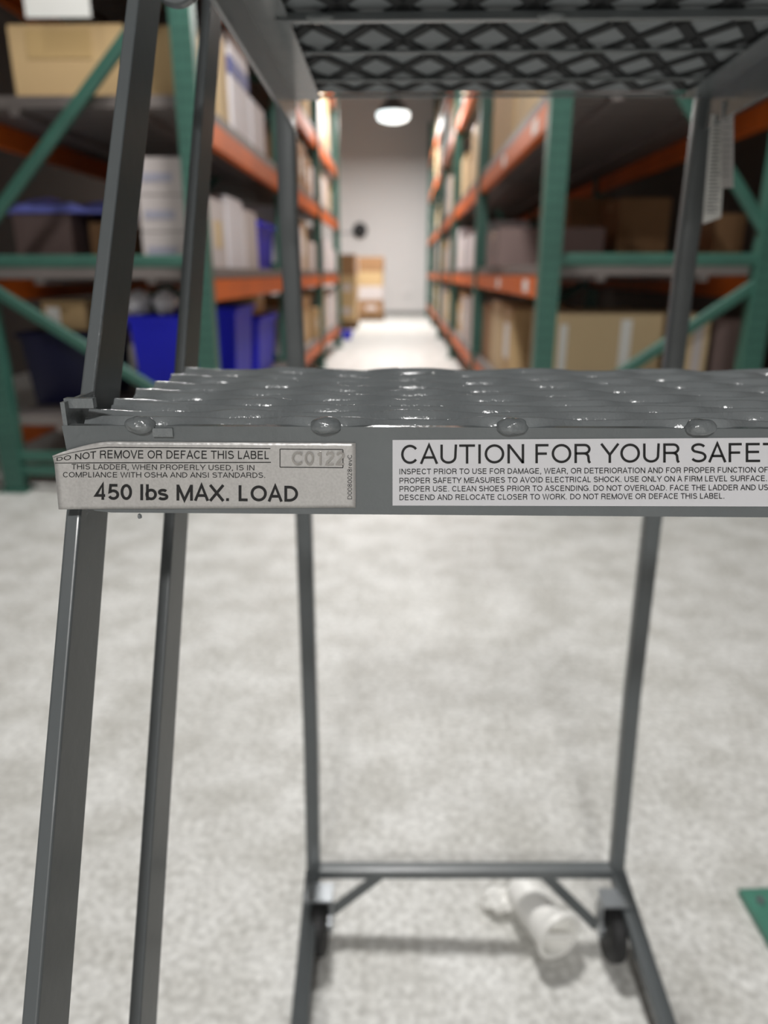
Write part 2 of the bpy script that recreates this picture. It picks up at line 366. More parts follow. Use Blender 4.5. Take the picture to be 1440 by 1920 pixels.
def glyph(c, h):
    """centre lines of a plain grotesque capital alphabet, cap height 1; h = half stroke"""
    t, b_ = 1-h, h
    w = {'A': .93, 'B': .93, 'C': 1.0, 'D': 1.0, 'E': .92, 'F': .85, 'G': 1.09, 'H': 1.0, 'I': .39, 'K': .93, 'L': .78, 'M': 1.16, 'N': 1.0, 'O': 1.09,
         'P': .93, 'R': 1.0, 'S': .93, 'T': .85, 'U': 1.0, 'V': .93, 'W': 1.32, 'X': .93, 'Y': .93, ' ': .39, '.': .39, ',': .39, 'b': .78, 'l': .33, 's': .70, 'r': .47, 'e': .78, 'v': .70}.get(c, .78)
    l, r = .11+h*.8, w-.08-h*.8
    m = w/2
    G = []
    if c == 'A': G = [[(.03+h*.6, 0), (m, 1-h*.2), (w-.03-h*.6, 0)], [(.2, .33), (w-.2, .33)]]
    elif c == 'B': G = [[(l, b_), (l, t), (r-.25, t)] + arc(r-.25, (t+.53)/2, .2, (t-.53)/2, 90, -90)[1:] + [(l, .53)], [(r-.26, .53)] + arc(r-.25, (.53+b_)/2, .25, (.53-b_)/2, 90, -90) + [(l, b_)]]
    elif c == 'C': G = [arc(m+.02, .5, m-.1-h*.3, .5-h, 38, 322, 22)]
    elif c == 'D': G = [[(l, b_), (l, t), (m-.1, t)] + arc(m-.1, .5, r-m+.1, .5-h, 90, -90, 14)[1:] + [(l, b_)]]
    elif c == 'E': G = [[(r, t), (l, t), (l, b_), (r+.02, b_)], [(l, .53), (r-.03, .53)]]
    elif c == 'F': G = [[(r+.03, t), (l, t), (l, 0)], [(l, .5), (r-.05, .5)]]
    elif c == 'G': G = [arc(m, .5, m-.1-h*.3, .5-h, 38, 330, 22) , [(m+.03, .45), (r, .45), (r, .12)]]
    elif c == 'H': G = [[(l, 0), (l, 1)], [(r, 0), (r, 1)], [(l, .53), (r, .53)]]
    elif c in 'I': G = [[(m, 0), (m, 1)]]
    elif c == 'l': G = [[(m, 0), (m, 1)]]
    elif c == 'K': G = [[(l, 0), (l, 1)], [(r+.03, 1), (l, .33)], [(l+.2, .55), (r+.06, 0)]]
    elif c == 'L': G = [[(l, 1), (l, b_), (r+.02, b_)]]
    elif c == 'M': G = [[(l, 0), (l, 1)], [(r, 0), (r, 1)], [(l, 1-h*.5), (m, 0.04), (r, 1-h*.5)]]
    elif c == 'N': G = [[(l, 0), (l, 1)], [(r, 0), (r, 1)], [(l, 1-h*.4), (r, h*.4)]]
    elif c == 'O': G = [arc(m, .5, m-.08-h*.6, .5-h, 0, 360, 28)]
    elif c == 'P': G = [[(l, 0), (l, t), (r-.25, t)] + arc(r-.25, (t+.45)/2, .25, (t-.45)/2, 90, -90)[1:] + [(l, .45)]]
    elif c == 'R': G = [[(l, 0), (l, t), (r-.27, t)] + arc(r-.27, (t+.5)/2, .24, (t-.5)/2, 90, -90)[1:] + [(l, .5)], [(r-.3, .5)] + arc(r-.3, .3, .22, .2, 90, 0, 6)[1:] + [(r-.06, .1), (r, 0)]]
    elif c == 'S': G = [arc(m, (t+.53)/2, m-.16, (t-.53)/2, 25, 230, 14) + arc(m, (.5+b_)/2+.01, m-.13, (.5-b_)/2+.01, 75, -155, 16)]
    elif c == 's':
        T = .73-h; G = [arc(m, (T+.38)/2, m-.13, (T-.38)/2, 25, 230, 12) + arc(m, (.37+b_)/2, m-.1, (.37-b_)/2, 75, -155, 12)]
    elif c == 'T': G = [[(.03, t), (w-.03, t)], [(m, 0), (m, t)]]
    elif c == 'U': G = [[(l, 1), (l, .36)] + arc(m, .36, m-l, .36-h, 180, 360, 14)[1:] + [(r, 1)]]
    elif c == 'V': G = [[(.03+h*.6, 1), (m, h*.2), (w-.03-h*.6, 1)]]
    elif c == 'v': G = [[(.03+h*.6, .73), (m, h*.2), (w-.03-h*.6, .73)]]
    elif c == 'W': G = [[(.05+h*.4, 1), (w*.28, h*.3), (m, 1-h*.5), (w*.72, h*.3), (w-.05-h*.4, 1)]]
    elif c == 'X': G = [[(.06, 0), (w-.06, 1)], [(.06, 1), (w-.06, 0)]]
    elif c == 'Y': G = [[(.04, 1), (m, .42), (w-.04, 1)], [(m, 0), (m, .44)]]
    elif c == '.': G = [[(m, 0), (m, 2*h*1.05)]]
    elif c == ',': G = [[(m, 2*h), (m, 0), (m-.05, -.16)]]
    elif c == 'b': G = [[(l, 0), (l, 1)], arc(m+.02, .365, m-.12, .365-h, 0, 360, 20)]
    elif c == 'e': G = [[(l+.02, .38), (r, .38)] + arc(m, .365, m-.11, .365-h, 5, 320, 20)]
    elif c == 'r': G = [[(l-.02, 0), (l-.02, .73)], arc(l+.2, .42, .22, .73-h-.42, 180, 88, 6)]
    elif c == '0': G = [arc(m, .5, .29-h*.5+.02, .5-h, 0, 360, 24)]
    elif c == '1': G = [[(m+.06, 0), (m+.06, 1)], [(m+.06, .92), (m-.14, .76)]]
    elif c == '2': G = [arc(m, .71, .25, .29-h, 165, -20, 12) + [(m-.2, .2), (m-.26, b_), (m+.28, b_)]]
    elif c == '4': G = [[(m+.27, .27), (m-.3, .27), (m+.12, .97), (m+.12, 0)]]
    elif c == '5': G = [[(m+.24, t), (m-.18, t), (m-.23, .5)] + arc(m-.01, .33, .27, .33-h, 128, -155, 16)]
    elif c == '8': G = [arc(m, .75, .21, .25-h, 0, 360, 18), arc(m, .28, .25, .28-h, 0, 360, 18)]
    return w, G
def stroke_polys(pts, h):
    P_ = [Vector(p) for p in pts]; n = len(P_); closed = (P_[0]-P_[-1]).length < 1e-4
    nr = []
    for i in range(n):
        if closed and i in (0, n-1): d0 = (P_[-1]-P_[-2]).normalized(); d1 = (P_[1]-P_[0]).normalized()
        else:
            d1 = (P_[min(i+1, n-1)]-P_[i]) if i < n-1 else (P_[i]-P_[i-1]); d0 = (P_[i]-P_[i-1]) if i else d1
            d0 = d0.normalized(); d1 = d1.normalized()
        b_ = d0 + d1
        if b_.length < 0.3: b_ = d1
        b_.normalize(); nn = Vector((-b_.y, b_.x)); k = 1/max(0.45, abs(nn.dot(Vector((-d1.y, d1.x)))))
        nr.append(nn*h*k)
    return [[P_[i]-nr[i], P_[i+1]-nr[i+1], P_[i+1]+nr[i+1], P_[i]+nr[i]] for i in range(n-1)]
def lettering(parent, items, fn, off, m='ink', name='lettering', raised=0.0):
    for (body, x0, x1, yb0, yb1, cap, hs, rot) in items:
        polys = []; x = 0
        for ch_ in body:
            w_, G = glyph(ch_, hs)
            for g_ in G:
                for q_ in stroke_polys(g_, hs): polys.append([(p.x + x, p.y) for p in q_])
            x += w_
        xs = [p[0] for q_ in polys for p in q_]; a, b_ = min(xs), max(xs)
        bm = bmesh.new()
        def mp(p, o_):
            u = (p[0]-a)/(b_-a)
            if rot: return fn(x0 - p[1]*cap, yb0 + (yb1-yb0)*u, o_)
            return fn(x0 + (x1-x0)*u, yb0 + (yb1-yb0)*u - p[1]*cap, o_)
        for q_ in polys:
            top = [bm.verts.new(mp(p, off)) for p in q_]
            try: bm.faces.new(top)
            except ValueError: continue
            if raised:
                lo_ = [bm.verts.new(mp(p, 0.0)) for p in q_]
                for i in range(4): bm.faces.new((top[i], lo_[i], lo_[(i+1) % 4], top[(i+1) % 4]))
        obj(name, finish(bm, name, m), parent, kind='stuff')

# silver label sheet
bm = bmesh.new(); NX, NY = 60, 16
def edge_left(py): return 98 + (py-827)/(955-827)*12
def edge_right(py): return 667
grid = []
for i in range(NX+1):
    col = []
    for jn in range(NY+1):
        v_ = jn/NY; ytop = 827 + 3.5*(i/NX); ybot = 955 - 3*(i/NX)
        py = ytop + (ybot-ytop)*v_; px = edge_left(py) + (edge_right(py)-edge_left(py))*i/NX
        col.append(bm.verts.new(lab_pt(px, py)))
    grid.append(col)
for i in range(NX):
    for jn in range(NY): bm.faces.new((grid[i][jn], grid[i+1][jn], grid[i+1][jn+1], grid[i][jn+1]))
me = finish(bm, 'load_label', 'foil', True)
lab = obj('load_label', me, lad, label='silver foil load label with curled left corner reading 450 lbs MAX. LOAD')
sm = lab.modifiers.new('thick', 'SOLIDIFY'); sm.thickness = 0.00012; sm.offset = 0
O1 = 0.00014
lettering(lab, [
    ('DO NOT REMOVE OR DEFACE THIS LABEL', 106, 504, 859, 861, 15.5, 0.072, 0),
    ('THIS LADDER, WHEN PROPERLY USED, IS IN', 134, 477, 880, 882, 10, 0.068, 0),
    ('COMPLIANCE WITH OSHA AND ANSI STANDARDS.', 118, 497, 895, 896, 10, 0.068, 0),
    ('450 lbs MAX. LOAD', 175, 559, 937, 941, 30, 0.088, 0),
    ('D0080028revC', 660, 0, 936, 853, 8.5, 0.06, 1)], lab_pt, O1)
q = line_quads(100, 838, 507, 841, 1.7, 40) + line_quads(103, 868, 508, 867, 1.7, 40)
q += line_quads(525, 842, 643, 843, 1.6) + line_quads(643, 843, 643, 877, 1.6) + line_quads(643, 877, 525, 876, 1.6) + line_quads(525, 876, 525, 842, 1.6)
obj('printed_lines', px_mesh('printed_lines', q, lab_pt, O1, 'ink'), lab)
lettering(lab, [('C0122', 547, 646, 872, 872, 25, 0.07, 0)], lab_pt, 0.0008, 'emboss', 'embossed_number', 1)

# white caution label
bm = bmesh.new()
x_r = 1560
vs = [bm.verts.new(plain_pt(x, y, o)) for o in (0.0, -0.0003) for x, y in ((736, 825), (x_r, 820), (x_r, 950), (736, 948))]
bm.faces.new(vs[:4]); bm.faces.new(vs[4:][::-1])
for i in range(4): bm.faces.new((vs[i], vs[4+i], vs[4+(i+1) % 4], vs[(i+1) % 4]))
cl = obj('caution_label', finish(bm, 'caution_label', 'sticker'), lad, label='white caution sticker with black capital lettering on the step edge')
lettering(cl, [
    ('CAUTION FOR YOUR SAFETY', 752, 1497, 870, 866, 36, 0.062, 0),
    ('INSPECT PRIOR TO USE FOR DAMAGE, WEAR, OR DETERIORATION AND FOR PROPER FUNCTION OF', 749, 1440, 889.5, 886, 10.5, 0.07, 0),
    ('PROPER SAFETY MEASURES TO AVOID ELECTRICAL SHOCK. USE ONLY ON A FIRM LEVEL SURFACE.', 749, 1438, 906.5, 902, 10.5, 0.07, 0),
    ('PROPER USE. CLEAN SHOES PRIOR TO ASCENDING. DO NOT OVERLOAD. FACE THE LADDER AND USE', 749, 1449, 922, 919, 10.5, 0.07, 0),
    ('DESCEND AND RELOCATE CLOSER TO WORK. DO NOT REMOVE OR DEFACE THIS LABEL.', 749, 1358, 938, 935, 10.5, 0.07, 0)], plain_pt, O1)

# ---- inclined side bars (front pair and rear pair), 58 degree slope
BW = 0.0066; SOFF = -0.0072
def incl(pixels, name, depth, top_ext=0.25, bot=None):
    pts = [U(px, py, X=XL+(SOFF if name == 'f' else -0.004)) for px, py in pixels]
    d = (pts[0]-pts[1]).normalized(); pts.insert(0, pts[0] + d*top_ext)
    d = (pts[-1]-pts[-2]).normalized(); 
    tz = max(0.02, pts[-1].z - 3) if bot is None else bot
    t = (pts[-1].z - tz)/(-d.z); pts.append(pts[-1] + d*t)
    return pts
fr = incl([(237, 0), (149, 742), (122, 970), (39, 1920)], 'f', 0.038, bot=0.03)
rr = incl([(378, 0), (347, 399), (306, 970), (240, 1920)], 'r', 0.038, bot=0.03)
def side_bar(pts, name, depth, mirror):
    bm = bmesh.new(); pp = []
    for p in pts:
        o_ = SOFF if name == 'front_stringer' else -0.004
        x = (XL + o_ + BW/2) if not mirror else (XR - o_ - BW/2)
        pp.append(Vector((x, p.y + depth/2, p.z)))
    bar(bm, pp, BW, depth, 0.0012)
    return obj(name, finish(bm, name, 'paint_smooth'), lad)
for mi in (False, True):
    side_bar(fr, 'front_stringer', 0.034, mi)
    side_bar(rr, 'rear_stringer', 0.034, mi)
# weld bead ridge down the front stringer above the step
bm = bmesh.new()
for k in range(46):
    t = k/45; px = 149 + 25*t + 23; py = 740 - 175*t
    p = U(174 + (191-174)*t, 742 - 142*t, X=XL+SOFF+BW)
    mm = Matrix.Translation(Vector((XL+SOFF+BW-0.0003, p.y+0.0006, p.z))) @ Matrix.Diagonal((0.0007, 0.001, 0.0017, 1))
    bmesh.ops.create_icosphere(bm, subdivisions=2, radius=1.0, matrix=mm)
obj('weld_seam', finish(bm, 'weld_seam', 'weld', True), lad)

# ---- upper step seen from below
HU = U(740, 187, Y=0.885).z
YU1, YU0 = 0.885, 0.44
UL, UR = -0.122, 0.336
before = set(bpy.data.objects)
bm = bmesh.new(); add_box(bm, UL+0.004, UR-0.004, YU0, YU1, HU+0.007, HU+0.010)
obj('upper_deck_plate', finish(bm, 'upper_deck_plate', 'plate'), lad)
cw, ch = 0.0503, 0.0385
bm = bmesh.new()
xa, xb = UL+0.034, UR-0.030
row = 0
ys = [0.681 + ch*k for k in range(-6, 6)]
def seg(p, q_):
    a = Vector((p[0], p[1], HU+0.0060)); c_ = Vector((q_[0], q_[1], HU+0.0060))
    # clip in x
    if a.x > c_.x: a, c_ = c_, a
    if c_.x < xa-0.01 or a.x > xb+0.01: return
    if a.x < xa-0.01: a = a + (c_-a)*((xa-0.01-a.x)/(c_.x-a.x))
    if c_.x > xb+0.01: c_ = a + (c_-a)*((xb+0.01-a.x)/(c_.x-a.x))
    if (c_-a).length < 0.004: return
    rod(bm, a, c_, 0.0105, 0.0022, r=0.0007)
for k, yk in enumerate(ys):
    odd = (k-6) % 2
    yn = yk + ch
    if yn > YU1 - 0.001 or yk < YU0: continue
    i0 = int((xa)/cw)-3
    for i in range(i0, i0+16):
        xc = cw*(i + (0.5 if odd == 0 else 0.0))       # nodes of row k
        seg((xc, yk), (xc + cw/2, yn)); seg((xc, yk), (xc - cw/2, yn))
obj('upper_step_mesh', finish(bm, 'upper_step_mesh', 'paint_shade'), lad, label='expanded metal diamonds under the top step, underside shade put into their dark colour')
for yb_, hh, tt in ((0.56, 0.003, 0.004), (0.652, 0.0045, 0.0065), (0.738, 0.0012, 0.003), (0.823, 0.0012, 0.003), (0.883, 0.001, 0.003)):
    bm = bmesh.new(); rod(bm, (xa-0.012, yb_, HU+0.0035-hh/2), (xb+0.012, yb_, HU+0.0035-hh/2), tt, hh+0.002, r=0.0009)
    obj('support_rod', finish(bm, 'support_rod', 'paint'), lad)
for px in (600, 1032):
    p = U(px, 33, Y=0.652)
    obj('weld_bead', blob(p.x, 0.652, HU+0.001, 0.013, 0.006, 0.004, px), lad)
# side rails of the upper step: angle section
for s, x in ((1, UL), (-1, UR)):
    bm = bmesh.new(); x0, x1 = sorted((x, x+s*0.004)); add_box(bm, x0, x1, YU0-0.004, YU1+0.004, HU-0.031, HU+0.011)
    x0, x1 = sorted((x+s*0.0035, x+s*0.032)); add_box(bm, x0, x1, YU0-0.004, YU1+0.003, HU+0.0005, HU+0.003)
    bevel(bm, 0.001)
    obj('upper_side_rail', finish(bm, 'upper_side_rail', 'paint'), lad)
bm = bmesh.new(); add_box(bm, UL, UR, YU0-0.008, YU0-0.004, HU-0.028, HU+0.011); bevel(bm, 0.001)
obj('upper_front_angle', finish(bm, 'upper_front_angle', 'paint'), lad)
for o in [q for q in bpy.data.objects if q not in before]:
    for v in o.data.vertices: v.co.z += (YU1 - v.co.y)*0.036
# rounded gusset tying the front and rear stringers at the very top of the view
bm = bmesh.new(); g0 = U(328, -42, Y=0.46)
lathe(bm, [(0.002, -0.004), (0.013, -0.004), (0.014, -0.003), (0.014, 0.003), (0.013, 0.004), (0.002, 0.004)], (g0.x, 0.46, g0.z), 'Y', 28)
rod(bm, (XL+0.004, 0.452, g0.z+0.004), (g0.x, 0.46, g0.z+0.004), 0.008, 0.012)
obj('hinge_lug', finish(bm, 'hinge_lug', 'paint_smooth'), lad)

# ---- rear frame
YR = 0.885
lp = [U(536, 196, Y=YR+0.012), U(541, 400, Y=YR+0.012), U(555, 667, Y=YR+0.012), U(570, 970, Y=YR+0.012), U(584, 1400, Y=YR+0.012), U(588, 1632, Y=YR+0.012)]
rp = [U(1317, 240, Y=YR+0.012), U(1283, 500, Y=YR+0.012), U(1264, 670, Y=YR+0.012), U(1223, 970, Y=YR+0.012), U(1185, 1300, Y=YR+0.012), U(1155, 1632, Y=YR+0.012)]
tube = 0.0215
for pts in (lp, rp):
    pts[0].z = HU+0.008
    pts[0].x += (pts[0].x-pts[1].x)*0.05
    bm = bmesh.new(); bar(bm, pts, tube, tube, 0.004)
    obj('rear_post', finish(bm, 'rear_post', 'paint_smooth', True), lad)
bm = bmesh.new(); rod(bm, lp[-1]+Vector((0.008, 0, 0)), rp[-1]+Vector((-0.008, 0, 0)), 0.022, 0.018, r=0.004)
obj('crossbar', finish(bm, 'crossbar', 'paint_smooth', True), lad, label='horizontal base crossbar above the casters')
# base side rails running down and forward
fl = U(562, 1920, Y=0.70); fr_ = U(1248, 1920, Y=0.70)
for a, c_ in ((lp[-1], fl), (rp[-1], fr_)):
    a = a + Vector((0, -0.004, 0.0))
    d = (c_-a).normalized(); t = (0.02 - a.z)/d.z; e = a + d*t
    e2 = Vector((e.x + (e.x-a.x)*0.4, 0.27, 0.02))
    bm = bmesh.new(); rod(bm, a, e, 0.024, 0.022, r=0.004); rod(bm, e-d*0.006, e2, 0.024, 0.022, r=0.004)
    obj('base_rail', finish(bm, 'base_rail', 'paint_smooth', True), lad)
# corner braces under the crossbar
for (x0, y0, x1, y1) in ((712, 1642, 612, 1716), (1022, 1642, 1120, 1738)):
    a = U(x0, y0, Y=YR+0.012); c_ = U(x1, y1, Y=0.86)
    bm = bmesh.new(); rod(bm, a, c_, 0.004, 0.02, r=0.001)
    obj('corner_brace', finish(bm, 'corner_brace', 'paint_smooth'), lad)
# casters
def caster(px, py):
    c_ = U(px, py, Y=0.845); R_ = 0.047; cx, cy, cz = c_.x, c_.y, R_
    bm = bmesh.new(); lathe(bm, [(0.012, -0.013), (0.034, -0.013), (0.043, -0.012), (0.047, -0.007), (0.047, 0.007), (0.043, 0.012), (0.034, 0.013), (0.012, 0.013)], (cx, cy, cz), 'X', 32)
    wh = obj('caster_wheel', finish(bm, 'caster_wheel', 'black', True), lad)
    bm = bmesh.new(); lathe(bm, [(0.003, -0.018), (0.011, -0.018), (0.011, 0.018), (0.003, 0.018)], (cx, cy, cz), 'X', 20)
    obj('wheel_hub', finish(bm, 'wheel_hub', 'zinc', True), wh)
    bm = bmesh.new()
    for s in (-1, 1): rod(bm, (cx+s*0.0195, cy, cz-0.01), (cx+s*0.0195, cy+0.004, cz+0.056), 0.003, 0.024, up=(0, 1, 0), r=0.001)
    add_box(bm, cx-0.021, cx+0.021, cy-0.014, cy+0.02, cz+0.055, cz+0.059)
    obj('caster_bracket', finish(bm, 'caster_bracket', 'zinc'), lad)
caster(1143, 1765); caster(601, 1765)
# hang tags on the upper right rail
def hang_tag(px, pts, y, label, m, nlines, nm):
    quad = [U(x, yy, Y=y) for x, yy in pts]
    bm = bmesh.new()
    vs = [bm.verts.new(p + Vector((0, dy, 0))) for dy in (0, 0.0008) for p in quad]
    bm.faces.new(vs[:4]); bm.faces.new(vs[4:][::-1])
    for i in range(4): bm.faces.new((vs[i], vs[4+i], vs[4+(i+1) % 4], vs[(i+1) % 4]))
    t = tag(obj(nm, finish(bm, nm, m)), label, 'tag')
    bm = bmesh.new()
    for k in range(nlines):
        v_ = 0.08 + 0.84*k/nlines
        a = quad[0].lerp(quad[3], v_); b_ = quad[1].lerp(quad[2], v_)
        p0 = a.lerp(b_, 0.12); p1 = a.lerp(b_, random.uniform(0.6, 0.9))
        add_box(bm, p0.x, p1.x, y-0.0004, y-0.0001, p0.z-0.0012, p0.z)
    obj('printed_rows', finish(bm, 'printed_rows', 'lampmetal'), t)
    return t
hang_tag(0, [(1334, 215), (1362, 210), (1352, 408), (1318, 420)], YR-0.03, 'long pale paper tag hanging from the ladder top step rail', 'paper', 24, 'paper_tag')
hang_tag(0, [(1352, 190), (1376, 185), (1375, 352), (1353, 352)], YR-0.05, 'narrow silver printed strip hanging beside the long paper tag', 'foil', 12, 'printed_strip')

# ------------------------------------------------------------------ pallet racks
PW = 0.088
def rack(label, side, xf, xr, ys, levels, br):
    t = thing('pallet_rack', ((xf+xr)/2, ys[0], 0), label, 'rack')
    zt_ = 4.2
    post_me = {}
    for yi, y in enumerate(ys):
        for x in (xf, xr):
            key = 'p'
            if key not in post_me:
                bm = bmesh.new()
                # open C-section post
                pr = [(-PW/2, -0.035), (PW/2, -0.035), (PW/2, 0.04), (PW/2-0.012, 0.04), (PW/2-0.012, -0.02), (-PW/2+0.012, -0.02), (-PW/2+0.012, 0.04), (-PW/2, 0.04)]
                lo = [bm.verts.new((a, b_, 0.008)) for a, b_ in pr]; hi = [bm.verts.new((a, b_, zt_)) for a, b_ in pr]
                for i in range(8): bm.faces.new((lo[i], lo[(i+1) % 8], hi[(i+1) % 8], hi[i]))
                bm.faces.new(lo[::-1]); bm.faces.new(hi)
                post_me[key] = finish(bm, 'upright_post', 'green_punched')
                bm = bmesh.new(); add_box(bm, -0.07, 0.07, -0.06, 0.06, 0, 0.008); bevel(bm, 0.002)
                post_me['f'] = finish(bm, 'foot_plate', 'green')
            p = bpy.data.objects.new('upright_post', post_me[key]); C.objects.link(p); p.parent = t
            p.location = Vector((x, y, 0)) - t.location
            f_ = bpy.data.objects.new('foot_plate', post_me['f']); C.objects.link(f_); f_.parent = p
        x0, x1 = sorted((xf, xr))
        nodes = br
        for (ua, za, ub, zb_) in nodes:       # u: 0 aisle post, 1 rear post
            a = Vector((xf + (xr-xf)*ua, y, za)); c_ = Vector((xf + (xr-xf)*ub, y, zb_))
            d = (c_-a).normalized()*0.04
            bm = bmesh.new(); rod(bm, a+d, c_-d, 0.03, 0.052, r=0.008)
            obj('brace', finish(bm, 'brace', 'green', True), t)
    for b_i in range(len(ys)-1):
        ya, yb_ = ys[b_i]+0.035, ys[b_i+1]-0.03
        for L in levels:
            for x in (xf, xr):
                bm = bmesh.new(); s = 1 if x < (xf+xr)/2 else -1
                add_box(bm, x-0.022, x+0.022, ya, yb_, L-0.15, L-0.052); bevel(bm, 0.006)
                bo = obj('shelf_beam', finish(bm, 'shelf_beam', 'orange'), t)
                if x == xf and b_i < 1 and side > 0:
                    sx = 0.022*(1 if side < 0 else -1)
                    for yy in (ya+0.35, ya+1.4):
                        bm = bmesh.new(); a_, c_ = sorted((x+sx, x+sx*1.06)); add_box(bm, a_, c_, yy, yy+0.14, L-0.13, L-0.07)
                        obj('shelf_tag', finish(bm, 'shelf_tag', 'paper'), bo)
            # deck planks laid across the beams
            bm = bmesh.new(); x0, x1 = sorted((xf, xr))
            dk = bpy.data.objects.new('shelf_deck', None)
            bmd = bmesh.new()
            for xm in (x0+0.24, x1-0.24): add_box(bmd, xm-0.02, xm+0.02, ya, yb_, L-0.075, L-0.046)
            deck = obj('deck_support', finish(bmd, 'deck_support', 'deck'), t)
            bpy.data.objects.remove(dk)
            n = 13 if b_i == 0 else 5; pw = (yb_-ya)/n
            if b_i > 2:
                n = 3; pw = (yb_-ya)/n
            add_box(bm, x0-0.018, x1+0.018, 0.009, pw-0.009, L-0.046, L); add_box(bm, x0, x1, pw*0.4, pw*0.6, L-0.052, L-0.046); 
            pm = finish(bm, 'deck_plank', 'deck')
            for k in range(n):
                o = bpy.data.objects.new('deck_plank', pm); C.objects.link(o); o.parent = deck
                o.matrix_parent_inverse = Matrix.Translation(-t.location)
                o.location = (0, ya + pw*k, 0)
                o.parent = deck
                o.matrix_parent_inverse = Matrix.Identity(4)
    return t
RY = 3.3
LXF = U(388, 640, Y=RY).x; LXR = U(22, 850, Y=RY).x
RXF = U(1018, 660, Y=RY).x; RXR = U(1410, 640, Y=RY).x
LYS = [RY + 2.35*k for k in range(4)]
RYS = [RY + 2.9*k for k in range(6)]
LLV = [0.36, 1.035, 1.715, 2.36, 3.15]
RLV = [0.36, 1.05, 1.76, 2.68, 3.4]
zf = lambda px, py: U(px, py, Y=RY).z
lbr = [(0, zf(300, 490), 1, zf(20, 490)), (1, zf(-5, 455), 0, zf(335, -60)), (1, zf(0, 530), 0, zf(385, 800)), (0, zf(300, 856), 1, zf(60, 856)),
       (1, zf(20, 490)+1.25, 0, zf(20, 490)+1.25), (0, zf(335, -60)+0.15, 1, zf(335, -60)+1.0), (1, 0.1, 0, 0.1)]
rbr = [(0, zf(1100, 487), 1, zf(1390, 487)), (1, zf(1420, 445), 0, zf(1220, 192)+0.62), (1, zf(1405, 525), 0, zf(1206, 673)-0.32),
       (1, zf(20, 490)+1.45, 0, zf(20, 490)+1.45), (0, 2.6, 1, 3.4), (1, 0.12, 0, 0.12)]
rackL = rack('green and orange pallet rack along the left side of the aisle', -1, LXF, LXR, LYS, LLV, lbr)
rackR = rack('green and orange pallet rack along the right side of the aisle', 1, RXF, RXR, RYS, RLV, rbr)

# ------------------------------------------------------------------ goods
def carton(x0, x1, y0, y1, z0, z1, m, label, group=None, name='cardboard_box', stickers=(), stripe=None, tape=True, aisle=0):
    t = thing(name, ((x0+x1)/2, (y0+y1)/2, z0), label, 'box', group)
    bm = bmesh.new(); add_box(bm, x0, x1, y0, y1, z0, z1); bevel(bm, 0.004, 1)
    obj('carton_body', finish(bm, 'carton_body', m), t)
    # top flaps
    ym = (y0+y1)/2
    for a, b_ in ((y0+0.002, ym-0.002), (ym+0.002, y1-0.002)):
        bm = bmesh.new(); add_box(bm, x0+0.002, x1-0.002, a, b_, z1, z1+0.004)
        obj('flap', finish(bm, 'flap', m), t)
    if tape:
        bm = bmesh.new(); add_box(bm, x0-0.001, x1+0.001, ym-0.025, ym+0.025, z1-0.06, z1+0.0055)
        obj('tape', finish(bm, 'tape', 'tape'), t)
    for (face, u0, u1, v0, v1, mm) in stickers:
        bm = bmesh.new()
        h = z1-z0
        if face == 'f': add_box(bm, x0+(x1-x0)*u0, x0+(x1-x0)*u1, y0-0.002, y0+0.001, z0+h*v0, z0+h*v1)
        elif face == 'r': add_box(bm, x1-0.001, x1+0.002, y0+(y1-y0)*u0, y0+(y1-y0)*u1, z0+h*v0, z0+h*v1)
        else: add_box(bm, x0-0.002, x0+0.001, y0+(y1-y0)*u0, y0+(y1-y0)*u1, z0+h*v0, z0+h*v1)
        obj('face_panel', finish(bm, 'face_panel', mm), t)
    return t
def carton_px(pl, pr, ptop, Y, dep, z0, m, label, pside=None, **k):
    a = U(pl, ptop, Y=Y); c_ = U(pr, ptop, Y=Y)
    return carton(a.x, c_.x, Y, Y+dep, z0, max(a.z, z0+0.06), m, label, **k)
def tote(x0, x1, y0, y1, z0, z1, m, label, group=None):
    t = thing('storage_tote', ((x0+x1)/2, (y0+y1)/2, z0), label, 'bin', group)
    bm = bmesh.new(); tp = 0.03
    def ring(i, z, w_): return [bm.verts.new(p) for p in ((x0+i+w_, y0+i+w_, z), (x1-i-w_, y0+i+w_, z), (x1-i-w_, y1-i-w_, z), (x0+i+w_, y1-i-w_, z))]
    R = [ring(tp, z0, 0), ring(0.004, z1-0.02, 0), ring(0.0, z1, 0), ring(0.0, z1, 0.012), ring(tp, z0+0.006, 0.006)]
    for a, c_ in zip(R, R[1:]):
        for i in range(4): bm.faces.new((a[i], a[(i+1) % 4], c_[(i+1) % 4], c_[i]))
    bm.faces.new(R[0][::-1]); bm.faces.new(R[-1])
    obj('tub', finish(bm, 'tub', m), t)
    bm = bmesh.new(); add_box(bm, x0-0.012, x1+0.012, y0-0.012, y0+0.001, z1-0.03, z1-0.006); add_box(bm, x0-0.012, x1+0.012, y1-0.001, y1+0.012, z1-0.03, z1-0.006)
    add_box(bm, x0-0.012, x0+0.001, y0, y1, z1-0.03, z1-0.006); add_box(bm, x1-0.001, x1+0.012, y0, y1, z1-0.03, z1-0.006)
    obj('rim', finish(bm, 'rim', m), t)
    for x in ((x0+x1)/2,):
        bm = bmesh.new(); add_box(bm, x-0.06, x+0.06, y0-0.004, y0+0.02, z1-0.075, z1-0.05)
        obj('handle', finish(bm, 'handle', m), t)
    return t
def tote_px(pl, pr, ptop, Y, dep, z0, m, label):
    a = U(pl, ptop, Y=Y); c_ = U(pr, ptop, Y=Y)
    return tote(a.x, c_.x, Y, Y+dep, z0, a.z, m, label)
